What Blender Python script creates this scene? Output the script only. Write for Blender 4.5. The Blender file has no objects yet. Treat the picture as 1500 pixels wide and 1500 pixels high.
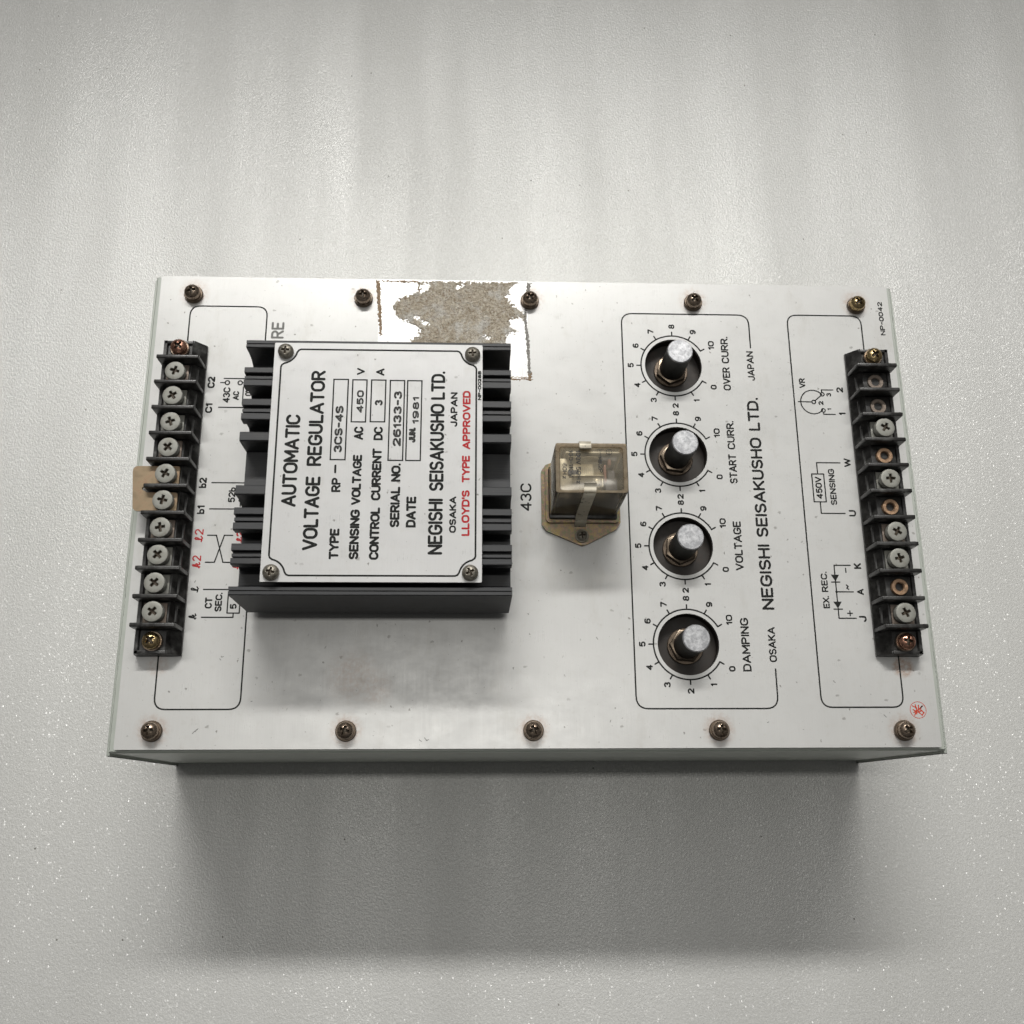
import bpy, bmesh, math, random
from mathutils import Vector, noise

# ---------------------------------------------------------------- camera, world, lamps, exposure
scene = bpy.context.scene
TOP = 90.9                       # mm from the floor to the top of the face plate


def W(x, y, z):                  # millimetres on the unit (z from the face plate) -> metres in the world
    return Vector((x / 1000.0, y / 1000.0, (z + TOP) / 1000.0))


cam_data = bpy.data.cameras.new('camera')
cam_data.sensor_width = 36.0
cam_data.lens = 35.445
cam_data.clip_start = 0.01
cam_data.clip_end = 50.0
cam = bpy.data.objects.new('camera', cam_data)
scene.collection.objects.link(cam)
cam.location = W(127.08, -19.55, 373.23)
cam.rotation_euler = (math.radians(16.2142), math.radians(-2.2860), math.radians(-0.3036))
scene.camera = cam

world = bpy.data.worlds.new('World')
scene.world = world
world.use_nodes = True
wt = world.node_tree
bg = wt.nodes['Background']
# plain room light, dim at the sides, with an added bright patch up ahead
w_tc = wt.nodes.new('ShaderNodeTexCoord')


def room(ang, lo, hi, strength):
    dot = wt.nodes.new('ShaderNodeVectorMath')
    dot.operation = 'DOT_PRODUCT'
    dot.inputs[1].default_value = (0.0, math.sin(math.radians(ang)), math.cos(math.radians(ang)))
    mp = wt.nodes.new('ShaderNodeMapRange')
    mp.interpolation_type = 'SMOOTHSTEP'
    for i_, v_ in enumerate((lo, hi, 0.0, strength)):
        mp.inputs[i_ + 1].default_value = v_
    wt.links.new(w_tc.outputs['Generated'], dot.inputs[0])
    wt.links.new(dot.outputs['Value'], mp.inputs[0])
    return mp.outputs[0]


w_sum = wt.nodes.new('ShaderNodeMath')
w_sum.operation = 'ADD'
wt.links.new(room(0, -0.2, 1.0, 0.07), w_sum.inputs[0])
wt.links.new(room(33, 0.70, 1.0, 0.50), w_sum.inputs[1])  # unseen bright patch, shaped for how the floor brightens and falls off
wt.links.new(w_sum.outputs[0], bg.inputs['Strength'])
bg.inputs['Color'].default_value = (1.0, 0.99, 0.965, 1)


def tube(name, loc, target, sx, sy, power, col, spread=180):
    l = bpy.data.lights.new(name, 'AREA')
    l.shape = 'RECTANGLE'
    l.size = sx
    l.size_y = sy
    l.energy = power
    l.color = col
    l.spread = math.radians(spread)
    o = bpy.data.objects.new(name, l)
    scene.collection.objects.link(o)
    o.location = loc
    o.rotation_euler = (Vector(target) - Vector(loc)).to_track_quat('-Z', 'Y').to_euler()
    return o


tube('ceiling_tube_rear', W(140, 930, 1000), W(190, 65, 0), 1.2, 0.085, 1.62, (1.0, 0.982, 0.945), 46)
tube('ceiling_tube_overhead', W(95, 100, 1500), W(95, 100, 0), 0.60, 0.05, 2.7, (1.0, 0.98, 0.93))

scene.view_settings.view_transform = 'Standard'
scene.view_settings.look = 'None'
scene.view_settings.exposure = 0.0
scene.view_settings.gamma = 1.0
scene.view_settings.use_curve_mapping = False
scene.cycles.max_bounces = 10
scene.cycles.transparent_max_bounces = 16
scene.cycles.use_denoising = True
scene.cycles.caustics_reflective = False
scene.cycles.sample_clamp_indirect = 4.0

random.seed(7)


# ---------------------------------------------------------------- node helpers
class NT:
    def __init__(self, name):
        self.m = bpy.data.materials.new(name)
        self.m.use_nodes = True
        self.t = self.m.node_tree
        self.p = self.t.nodes['Principled BSDF']
        self.out = self.t.nodes['Material Output']
        self._c = None

    def n(self, kind, **kw):
        nd = self.t.nodes.new(kind)
        for k, v in kw.items():
            setattr(nd, k, v)
        return nd

    def l(self, a, b):
        self.t.links.new(a, b)

    def put(self, sock, v):
        if isinstance(v, (int, float)):
            sock.default_value = v
        elif isinstance(v, (tuple, list)):
            sock.default_value = tuple(v) if len(v) == len(sock.default_value) else tuple(v) + (1,)
        else:
            self.l(v, sock)

    def mm(self):                # object coordinates in millimetres
        if self._c is None:
            tc = self.n('ShaderNodeTexCoord')
            vm = self.n('ShaderNodeVectorMath', operation='SCALE')
            self.l(tc.outputs['Object'], vm.inputs[0])
            vm.inputs['Scale'].default_value = 1000.0
            self._c = vm.outputs[0]
        return self._c

    def scaled(self, s, v=None):
        vm = self.n('ShaderNodeVectorMath', operation='MULTIPLY')
        self.l(v or self.mm(), vm.inputs[0])
        vm.inputs[1].default_value = s
        return vm.outputs[0]

    def noise(self, s, detail=3, rough=.55, v=None, out='Fac'):
        nd = self.n('ShaderNodeTexNoise')
        if isinstance(s, tuple):
            self.l(self.scaled(s, v), nd.inputs['Vector'])
            nd.inputs['Scale'].default_value = 1
        else:
            self.l(v or self.mm(), nd.inputs['Vector'])
            nd.inputs['Scale'].default_value = s
        nd.inputs['Detail'].default_value = detail
        nd.inputs['Roughness'].default_value = rough
        return nd.outputs[out]

    def math(self, op, a, b=0.0, c=None, clamp=False):
        nd = self.n('ShaderNodeMath', operation=op, use_clamp=clamp)
        self.put(nd.inputs[0], a)
        self.put(nd.inputs[1], b)
        if c is not None:
            self.put(nd.inputs[2], c)
        return nd.outputs[0]

    def rng(self, v, a, b, c, d, smooth=False):
        nd = self.n('ShaderNodeMapRange')
        if smooth:
            nd.interpolation_type = 'SMOOTHSTEP'
        self.put(nd.inputs[0], v)
        for i, q in enumerate((a, b, c, d)):
            self.put(nd.inputs[i + 1], q)
        return nd.outputs[0]

    def mix(self, f, a, b):
        nd = self.n('ShaderNodeMix', data_type='RGBA')
        self.put(nd.inputs[0], f)
        self.put(nd.inputs[6], a)
        self.put(nd.inputs[7], b)
        return nd.outputs[2]

    def bump(self, h, strength, dist, normal=None):
        nd = self.n('ShaderNodeBump')
        self.put(nd.inputs['Height'], h)
        nd.inputs['Strength'].default_value = strength
        nd.inputs['Distance'].default_value = dist
        if normal is not None:
            self.l(normal, nd.inputs['Normal'])
        return nd.outputs[0]

    def set(self, **kw):
        for k, v in kw.items():
            self.put(self.p.inputs[k.replace('_', ' ')], v)
        return self


def simple(name, col, rough=.5, metal=0.0, var=.12, scale=.8, bump=.0, dirt=None, dirt_amt=.5, dscale=.35, spec=.5):
    t = NT(name)
    oi = t.n('ShaderNodeObjectInfo')
    off = t.n('ShaderNodeVectorMath', operation='ADD')
    t.l(t.mm(), off.inputs[0])
    k_ = t.math('MULTIPLY', oi.outputs['Random'], 97.0)
    t.l(k_, off.inputs[1])
    t._c = off.outputs[0]
    nz = t.noise(scale, 4)
    dark = tuple(c * (1 - var) for c in col)
    lite = tuple(min(1, c * (1 + var)) for c in col)
    c = t.mix(t.rng(nz, .3, .7, 0, 1), dark, lite)
    if dirt:
        amt = t.rng(oi.outputs['Random'], 0, 1, dirt_amt * .5, min(1.0, dirt_amt * 1.35))
        d = t.rng(t.noise(dscale, 5, .65), .48, .68, 0, amt)
        c = t.mix(d, c, dirt)
    t.set(Base_Color=c, Metallic=metal, Roughness=t.rng(nz, .3, .7, max(0.02, rough - .07), rough + .07))
    t.p.inputs['Specular IOR Level'].default_value = spec
    if bump:
        t.l(t.bump(t.noise(scale * 3, 3), bump, .0003), t.p.inputs['Normal'])
    return t.m


MAT = {}

# face plate: satin aluminium with fine vertical hairlines, specks, rust round the screws
TOP_SCREWS = [(13.9, 181.0), (82.4, 180.3), (150.3, 180.3), (217.9, 180.5), (286.2, 180.3)]
LOW_SCREWS = [(13.2, 6.7), (82.2, 6.6), (149.9, 6.6), (217.9, 6.6), (286.6, 6.3)]


def make_plate(name, base, stains, tape):
    t = NT(name)
    hair = t.noise((7.0, .06, 1), 3, .6)
    cloud = t.noise(.035, 4, .55)
    cloud2 = t.noise(.35, 4, .6)
    c = t.mix(t.rng(cloud, .3, .7, 0, 1), tuple(v * .95 for v in base), tuple(v * 1.03 for v in base))
    c = t.mix(t.rng(hair, .35, .65, 0, .20), c, tuple(v * .80 for v in base))
    c = t.mix(t.rng(cloud2, .55, .8, 0, .16), c, (.42, .39, .33))
    c = t.mix(t.rng(t.noise((.06, .02, 1), 5, .7), .56, .72, 0, .30), c, (.44, .42, .37))
    if tape:                     # paler patch once covered by a label
        sep = t.n('ShaderNodeSeparateXYZ')
        t.l(t.mm(), sep.inputs[0])
        m1 = t.math('MULTIPLY', t.rng(sep.outputs[0], 88.6, 88.9, 0, 1), t.rng(sep.outputs[0], 149.2, 149.5, 1, 0))
        tapem = t.math('MULTIPLY', m1, t.rng(sep.outputs[1], 144.5, 144.8, 0, 1))
        c = t.mix(tapem, c, (.93, .93, .92))
    # specks and small scratches
    wob = t.n('ShaderNodeVectorMath', operation='ADD')
    nzc = t.noise(.9, 3, .6, out='Color')
    sc = t.n('ShaderNodeVectorMath', operation='SCALE')
    t.l(nzc, sc.inputs[0])
    sc.inputs['Scale'].default_value = 1.6
    t.l(t.mm(), wob.inputs[0])
    t.l(sc.outputs[0], wob.inputs[1])
    for s, size, thr, amt in (((.16, .11, 1), .055, .80, .75), ((.30, .34, 1), .06, .87, .55), ((.06, .09, 1), .05, .72, .5)):
        vo = t.n('ShaderNodeTexVoronoi', voronoi_dimensions='2D')
        t.l(t.scaled(s, wob.outputs[0]), vo.inputs['Vector'])
        vo.inputs['Scale'].default_value = 1
        sp = t.n('ShaderNodeSeparateColor')
        t.l(vo.outputs['Color'], sp.inputs[0])
        m = t.math('MULTIPLY', t.rng(vo.outputs['Distance'], size * .5, size, amt, 0), t.math('GREATER_THAN', sp.outputs[0], thr))
        m = t.math('MULTIPLY', m, t.rng(t.noise(.045, 3, .6), .36, .52, .1, 1))
        c = t.mix(m, c, (.16, .15, .13))
    st = None
    for (x, y), r, a in stains:
        vd = t.n('ShaderNodeVectorMath', operation='DISTANCE')
        t.l(wob.outputs[0], vd.inputs[0])
        vd.inputs[1].default_value = (x + .8, y + .8, .8)
        q = t.rng(vd.outputs['Value'], 2.5, r, a, 0, True)
        st = q if st is None else t.math('MAXIMUM', st, q)
    if st is not None:
        rm = t.math('MULTIPLY', st, t.rng(t.noise(.55, 5, .7), .38, .62, .15, 1))
        c = t.mix(rm, c, (.40, .24, .15))
    t.set(Base_Color=c, Metallic=.12, Roughness=t.math('ADD', t.rng(hair, .3, .7, .25, .31), t.rng(t.noise((.10, .16, 1), 5, .65), .35, .65, 0, .07)))
    h = t.math('ADD', t.math('MULTIPLY', hair, .5), t.noise((.12, .09, .1), 3, .5))
    t.l(t.bump(h, .10, .0004), t.p.inputs['Normal'])
    return t.m


stains = [((x, y), 7.5, .55) for x, y in TOP_SCREWS] + [((x, y), 7.5, .6) for x, y in LOW_SCREWS]
stains += [((84, 26), 13, .35), ((92, 22), 9, .3), ((289, 29.5), 5, .8), ((13, 30), 5, .35)]
MAT['plate'] = make_plate('satin_aluminium_plate', (.665, .665, .65), stains, True)
MAT['nameplate'] = make_plate('nameplate_aluminium', (.66, .66, .655), [((57.5, 117), 3, .8)], False)


def ink(name, col, wear):
    t = NT(name)
    c = t.mix(t.rng(t.noise(1.6, 4, .65), .52, .75, 0, wear), col, (.42, .42, .40))
    t.set(Base_Color=c, Roughness=.6)
    t.p.inputs['Specular IOR Level'].default_value = .15
    return t.m


MAT['ink'] = ink('black_ink', (.014, .015, .014), .15)
MAT['stamp'] = ink('stamped_ink', (.035, .035, .034), .7)
MAT['faded_ink'] = ink('faded_grey_ink', (.22, .22, .21), .3)
MAT['red_ink'] = ink('red_ink', (.48, .030, .035), .3)
MAT['seal_ink'] = ink('orange_red_ink', (.58, .07, .04), .3)
MAT['housing'] = simple('grey_green_enamel', (.46, .49, .445), .38, 0, .05, .15)
MAT['housing_edge'] = simple('dark_sheet_edge', (.10, .105, .10), .5, 0, .2, .3)
MAT['plate_edge'] = simple('plate_edge_metal', (.34, .34, .32), .45, .3, .3, .3, dirt=(.06, .05, .04), dirt_amt=.9, dscale=.1)


def heatsink_mat():
    t = NT('black_anodised_aluminium')
    ln = t.noise((.05, 5, 5), 3, .6)
    pt = t.noise(.12, 4, .6)
    c = t.mix(t.rng(ln, .35, .68, 0, 1), (.030, .031, .033), (.058, .060, .064))
    c = t.mix(t.rng(pt, .5, .75, 0, .5), c, (.055, .052, .050))
    c = t.mix(t.rng(t.noise(.9, 5, .7), .66, .72, 0, .6), c, (.16, .15, .14))
    c = t.mix(t.rng(t.noise((.05, .4, .4), 6, .75), .56, .76, 0, .28), c, (.12, .12, .115))
    t.set(Base_Color=c, Metallic=.1, Roughness=t.rng(ln, .3, .7, .45, .6))
    t.l(t.bump(ln, .25, .0001), t.p.inputs['Normal'])
    return t.m


MAT['heatsink'] = heatsink_mat()
MAT['bakelite'] = simple('black_bakelite', (.020, .019, .018), .34, 0, .3, .5, .1, dirt=(.12, .12, .115), dirt_amt=.55, dscale=.22)
MAT['zinc'] = simple('dull_zinc', (.30, .30, .27), .55, .25, .07, .9, .05, dirt=(.20, .185, .15), dirt_amt=.5)
MAT['recess_brown'] = simple('dark_recess_brown', (.075, .058, .040), .6, .2, .4, 2)  # darker brown inside screw recesses and at the bottom of the bushes
MAT['bronze'] = simple('dark_bronze_plating', (.34, .27, .21), .27, .85, .25, .8, .05, dirt=(.14, .08, .05), dirt_amt=.45)
MAT['copperish'] = simple('coppery_screw_plating', (.50, .27, .19), .28, .9, .3, .8, .1, dirt=(.16, .07, .05), dirt_amt=.6)
MAT['brassy'] = simple('yellow_passivated_steel', (.50, .38, .20), .26, .9, .3, .8, .1, dirt=(.2, .12, .07), dirt_amt=.5)
MAT['brass'] = simple('dull_brass', (.46, .30, .19), .38, .8, .25, 1.2, .1, dirt=(.16, .11, .08), dirt_amt=.7)
MAT['dull_brass'] = simple('tarnished_brass', (.22, .18, .15), .5, .6, .25, 1.2, .1)
MAT['link'] = simple('tarnished_copper_link', (.30, .225, .14), .42, .45, .14, .35, .05, dirt=(.26, .16, .10), dirt_amt=.6)
MAT['old_screw'] = simple('weathered_nickel', (.27, .25, .21), .4, .7, .4, 1.2, .2, dirt=(.09, .07, .05), dirt_amt=.6, dscale=.7)
MAT['pot_body'] = simple('brown_black_bakelite', (.026, .021, .017), .6, 0, .2, .3, dirt=(.07, .05, .04), dirt_amt=.5, dscale=.1)
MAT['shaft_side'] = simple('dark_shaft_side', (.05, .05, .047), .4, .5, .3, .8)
MAT['washer'] = simple('bronze_washer', (.15, .115, .085), .42, .6, .25, .6)
MAT['nut'] = simple('dark_hex_nut', (.12, .095, .07), .26, .8, .3, .6)


def shaft_top():
    t = NT('scuffed_aluminium')
    a = t.noise(.55, 5, .7)
    b = t.noise(2.0, 4, .65)
    c = t.mix(t.rng(a, .40, .62, 0, 1), (.32, .325, .34), (.60, .605, .62))
    c = t.mix(t.rng(b, .60, .78, 0, .45), c, (.20, .20, .205))
    t.set(Base_Color=c, Metallic=.5, Roughness=t.rng(b, .3, .7, .3, .55))
    t.l(t.bump(b, .3, .0001), t.p.inputs['Normal'])
    return t.m


MAT['shaft_top'] = shaft_top()


def iridescent():
    t = NT('yellow_passivated_zinc')
    a = t.noise(.55, 5, .75)
    r = t.n('ShaderNodeValToRGB')
    t.l(a, r.inputs[0])
    e = r.color_ramp.elements
    e[0].position, e[0].color = .30, (.26, .10, .11, 1)
    e[1].position, e[1].color = .70, (.15, .14, .12, 1)
    for p, col in ((.42, (.26, .24, .08, 1)), (.50, (.23, .13, .13, 1)), (.58, (.13, .16, .07, 1))):
        q = e.new(p)
        q.color = col
    t.set(Base_Color=r.outputs[0], Metallic=.6, Roughness=.34)
    return t.m


MAT['irid'] = iridescent()


def clear_plastic(name, tint, gloss, milk, milkcol):
    t = NT(name)
    t.t.nodes.remove(t.p)
    tr = t.n('ShaderNodeBsdfTransparent')
    tr.inputs[0].default_value = tint + (1,)
    gl = t.n('ShaderNodeBsdfGlossy')
    gl.inputs['Roughness'].default_value = gloss
    gl.inputs[0].default_value = (1, .97, .92, 1)
    df = t.n('ShaderNodeBsdfDiffuse')
    df.inputs[0].default_value = milkcol + (1,)
    m0 = t.n('ShaderNodeMixShader')
    t.put(m0.inputs[0], t.rng(t.noise(.3, 4, .6), .3, .75, milk * .6, milk * 1.5))
    t.l(tr.outputs[0], m0.inputs[1])
    tl = t.n('ShaderNodeBsdfTranslucent')
    tl.inputs[0].default_value = milkcol + (1,)
    md = t.n('ShaderNodeMixShader')
    md.inputs[0].default_value = .5
    t.l(df.outputs[0], md.inputs[1])
    t.l(tl.outputs[0], md.inputs[2])
    t.l(md.outputs[0], m0.inputs[2])
    fr = t.n('ShaderNodeFresnel')
    fr.inputs[0].default_value = 1.30
    m = t.n('ShaderNodeMixShader')
    t.l(fr.outputs[0], m.inputs[0])
    t.l(m0.outputs[0], m.inputs[1])
    t.l(gl.outputs[0], m.inputs[2])
    t.l(m.outputs[0], t.out.inputs[0])
    return t.m


MAT['cover'] = clear_plastic('smoky_clear_plastic', (.985, .965, .92), .10, .13, (.90, .83, .68))
MAT['cover_edge'] = clear_plastic('tan_plastic_edge', (.82, .74, .62), .2, .38, (.74, .64, .49))
MAT['rib'] = clear_plastic('pale_tan_plastic_rib', (.85, .75, .58), .2, .75, (.88, .76, .56))
MAT['steel'] = simple('relay_steel', (.72, .68, .58), .4, .25, .15, .5)
MAT['coil_tape'] = simple('cream_coil_tape', (.84, .78, .64), .5, 0, .15, .5)
MAT['contact'] = simple('blue_grey_contact_block', (.14, .145, .175), .5, 0, .3, .5)
MAT['red_wire'] = simple('dull_red_insulation', (.26, .13, .11), .5, 0, .2, .5)
MAT['strap'] = simple('spring_steel_strap', (.66, .61, .50), .32, .4, .12, .4, dirt=(.3, .26, .18), dirt_amt=.4)


def paper():
    t = NT('torn_label_paper')
    a = t.noise(.9, 6, .75)
    b = t.noise(.13, 4, .6)
    f = t.noise((1.6, .7, 1), 5, .7)
    c = t.mix(t.rng(a, .35, .65, 0, 1), (.40, .32, .225), (.80, .74, .62))
    c = t.mix(t.rng(f, .56, .66, 0, .7), c, (.27, .19, .11))
    c = t.mix(t.rng(b, .52, .64, 0, .8), c, (.74, .72, .67))
    c = t.mix(t.rng(t.noise(1.5, 3, .6), .63, .70, 0, .7), c, (.85, .84, .80))
    cr = t.math('ABSOLUTE', t.math('SUBTRACT', t.noise((.16, .30, 1), 5, .7), .5))
    c = t.mix(t.rng(cr, .0, .022, .75, 0), c, (.20, .14, .08))
    cw = t.math('ABSOLUTE', t.math('SUBTRACT', t.noise((.34, .20, 1), 5, .7), .56))
    c = t.mix(t.rng(cw, .0, .025, .8, 0), c, (.88, .86, .81))
    t.set(Base_Color=c, Roughness=.85)
    t.l(t.bump(a, 1.0, .0012), t.p.inputs['Normal'])
    return t.m


MAT['paper'] = paper()
MAT['glue'] = simple('brown_adhesive', (.30, .21, .13), .6, 0, .5, 1.5, .4)
MAT['glue_grey'] = simple('grey_adhesive', (.26, .25, .23), .6, 0, .5, 1.5, .4)


def foam():
    t = NT('pearly_foam_sheet')
    grain = t.noise((1.1, .8, 1), 3, .6)
    fine = t.noise((2.6, 1.7, 1), 2, .5)
    band = t.noise((.020, .0022, 1), 3, .55)
    big = t.noise(.006, 3, .5)
    c = t.mix(t.rng(big, .3, .7, 0, 1), (.57, .57, .545), (.63, .63, .61))
    c = t.mix(t.rng(grain, .35, .7, 0, .5), c, (.80, .80, .79))
    # stray dark specks
    vo = t.n('ShaderNodeTexVoronoi', voronoi_dimensions='2D')
    t.l(t.scaled((.03, .03, 1)), vo.inputs['Vector'])
    vo.inputs['Scale'].default_value = 1
    sp = t.n('ShaderNodeSeparateColor')
    t.l(vo.outputs['Color'], sp.inputs[0])
    m = t.math('MULTIPLY', t.rng(vo.outputs['Distance'], .007, .014, 1, 0), t.math('GREATER_THAN', sp.outputs[1], .80))
    c = t.mix(t.rng(band, .36, .64, .0, .6), c, (.76, .76, .74))
    # soft bright fibres of the foam skin
    fib = t.noise((.9, .45, 1), 4, .7)
    c = t.mix(t.rng(fib, .56, .72, 0, .55), c, (.86, .86, .84))
    c = t.mix(m, c, (.16, .15, .13))
    t.set(Base_Color=c, Metallic=.12, Roughness=t.rng(band, .38, .62, .42, .31))
    h = t.math('ADD', grain, t.math('MULTIPLY', fine, .6))
    n1 = t.bump(h, .36, .0006)
    t.l(n1, t.p.inputs['Normal'])
    # glitter: sparse little facets tilted at random
    vf = t.n('ShaderNodeTexVoronoi', voronoi_dimensions='2D')
    t.l(t.scaled((1.25, .95, 1)), vf.inputs['Vector'])
    vf.inputs['Scale'].default_value = 1
    nrm = t.n('ShaderNodeVectorMath', operation='MULTIPLY_ADD')
    t.l(vf.outputs['Color'], nrm.inputs[0])
    nrm.inputs[1].default_value = (1.0, 1.0, 0)
    nrm.inputs[2].default_value = (-.5, -.5, 1)
    nn = t.n('ShaderNodeVectorMath', operation='NORMALIZE')
    t.l(nrm.outputs[0], nn.inputs[0])
    gl = t.n('ShaderNodeBsdfGlossy')
    gl.inputs[0].default_value = (.95, .95, .94, 1)
    gl.inputs['Roughness'].default_value = .36
    t.l(nn.outputs[0], gl.inputs['Normal'])
    spf = t.n('ShaderNodeSeparateColor')
    t.l(vf.outputs['Color'], spf.inputs[0])
    fm = t.math('MULTIPLY', t.rng(vf.outputs['Distance'], .25, .42, 1, 0),
                t.math('GREATER_THAN', spf.outputs[2], t.rng(band, .40, .60, .85, .35)))
    fm = t.math('MULTIPLY', fm, .095)
    mx = t.n('ShaderNodeMixShader')
    t.l(fm, mx.inputs[0])
    t.l(t.p.outputs[0], mx.inputs[1])
    t.l(gl.outputs[0], mx.inputs[2])
    t.l(mx.outputs[0], t.out.inputs[0])
    return t.m


MAT['foam'] = foam()


# ---------------------------------------------------------------- mesh helpers
ORG = {}


class MB:
    def __init__(self):
        self.bm = bmesh.new()

    def face(self, vs, mi=0):
        try:
            f = self.bm.faces.new(vs)
            f.material_index = mi
            return f
        except ValueError:
            return None

    def box(self, x0, x1, y0, y1, z0, z1, bev=0.0, mi=0, seg=2):
        v = [self.bm.verts.new(p) for p in ((x0, y0, z0), (x1, y0, z0), (x1, y1, z0), (x0, y1, z0), (x0, y0, z1), (x1, y0, z1), (x1, y1, z1), (x0, y1, z1))]
        fs = [self.face([v[i] for i in q], mi) for q in ((3, 2, 1, 0), (4, 5, 6, 7), (0, 1, 5, 4), (1, 2, 6, 5), (2, 3, 7, 6), (3, 0, 4, 7))]
        if bev:
            es = list({e for f in fs for e in f.edges})
            bmesh.ops.bevel(self.bm, geom=es, offset=bev, segments=seg, profile=.5, affect='EDGES', material=-1)
        return self

    def prism(self, poly, z0, z1, bev=0.0, mi=0, axis='z'):
        def P(a, b, c):
            return (a, b, c) if axis == 'z' else (c, a, b)
        lo = [self.bm.verts.new(P(x, y, z0)) for x, y in poly]
        hi = [self.bm.verts.new(P(x, y, z1)) for x, y in poly]
        n = len(poly)
        top = self.face(hi, mi)
        fs = [top, self.face(lo[::-1], mi)]
        for i in range(n):
            j = (i + 1) % n
            fs.append(self.face([lo[i], lo[j], hi[j], hi[i]], mi))
        if bev:
            bmesh.ops.bevel(self.bm, geom=list(top.edges), offset=bev, segments=2, profile=.5, affect='EDGES', material=-1)
        return self

    def lathe(self, cx, cy, prof, seg=48, mi=0, mats=None):
        rings = []
        for r, z in prof:
            if r <= 1e-6:
                rings.append([self.bm.verts.new((cx, cy, z))])
            else:
                rings.append([self.bm.verts.new((cx + r * math.cos(2 * math.pi * i / seg), cy + r * math.sin(2 * math.pi * i / seg), z)) for i in range(seg)])
        for k in range(len(rings) - 1):
            a, b = rings[k], rings[k + 1]
            m = mats[k] if mats else mi
            for i in range(seg):
                j = (i + 1) % seg
                if len(a) == 1 and len(b) == 1:
                    continue
                if len(a) == 1:
                    self.face([a[0], b[j], b[i]], m)
                elif len(b) == 1:
                    self.face([a[i], a[j], b[0]], m)
                else:
                    self.face([a[i], a[j], b[j], b[i]], m)
        return self

    def mesh(self, name, mats, origin=(0, 0, 0), smooth=35, recalc=True):
        if recalc:
            bmesh.ops.recalc_face_normals(self.bm, faces=self.bm.faces)
        for v in self.bm.verts:
            v.co = Vector(((v.co.x - origin[0]) / 1000, (v.co.y - origin[1]) / 1000, (v.co.z - origin[2]) / 1000))
        me = bpy.data.meshes.new(name)
        self.bm.to_mesh(me)
        self.bm.free()
        for m in (mats if isinstance(mats, (list, tuple)) else [mats]):
            me.materials.append(MAT[m])
        if smooth:
            me.shade_smooth()
            me.set_sharp_from_angle(angle=math.radians(smooth))
        return me

    def build(self, name, mats, parent, origin=(0, 0, 0), smooth=35, recalc=True, label=None):
        return place(name, self.mesh(name, mats, origin, smooth, recalc), parent, origin, label)


def place(name, me, parent, origin, label=None, rz=0.0):
    o = bpy.data.objects.new(name, me)
    scene.collection.objects.link(o)
    w = W(*origin)
    ORG[o.name] = w
    if parent is not None:
        o.parent = parent
        o.location = w - ORG[parent.name]
    else:
        o.location = w
    o.rotation_euler.z = rz
    if label:
        o['label'] = label
    return o


def plate_mesh(name, mats, outlines, z0, z1, origin, bev=0.0):
    """flat plate with holes: filled 2D curve turned into a mesh"""
    cu = bpy.data.curves.new(name, 'CURVE')
    cu.dimensions = '2D'
    cu.fill_mode = 'BOTH'
    cu.extrude = (z1 - z0) / 2000.0 - bev / 1000.0
    cu.bevel_depth = bev / 1000.0
    cu.bevel_resolution = 1
    if bev:
        cu.offset = -bev / 1000.0
    for pts in outlines:
        sp = cu.splines.new('POLY')
        sp.points.add(len(pts) - 1)
        for i, (x, y) in enumerate(pts):
            sp.points[i].co = ((x - origin[0]) / 1000, (y - origin[1]) / 1000, 0, 1)
        sp.use_cyclic_u = True
    tmp = bpy.data.objects.new('tmp', cu)
    me = bpy.data.meshes.new_from_object(tmp)
    bpy.data.objects.remove(tmp)
    zc = (z0 + z1) / 2 - origin[2]
    for v in me.vertices:
        v.co.z += zc / 1000
    me.name = name
    me.materials.clear()
    for m in (mats if isinstance(mats, (list, tuple)) else [mats]):
        me.materials.append(MAT[m])
    for p in me.polygons:
        p.material_index = 0
        if len(me.materials) > 1 and abs(p.normal.z) < .7:
            p.material_index = 1
    return me


def circle(cx, cy, r, n=64):
    return [(cx + r * math.cos(2 * math.pi * i / n), cy + r * math.sin(2 * math.pi * i / n)) for i in range(n)]


def rounded(pts, r, n=6):
    """round the corners of a polygon; r may be a list"""
    out = []
    m = len(pts)
    for i in range(m):
        p = Vector(pts[i])
        a = Vector(pts[i - 1]) - p
        b = Vector(pts[(i + 1) % m]) - p
        rr = r[i] if isinstance(r, (list, tuple)) else r
        if rr <= 0:
            out.append(tuple(p))
            continue
        ang = a.angle(b)
        d = min(rr / math.tan(ang / 2), a.length * .49, b.length * .49)
        pa, pb = p + a.normalized() * d, p + b.normalized() * d
        for k in range(n + 1):
            t = k / n
            out.append(tuple((1 - t) ** 2 * pa + 2 * t * (1 - t) * p + t * t * pb))
    return out


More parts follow.
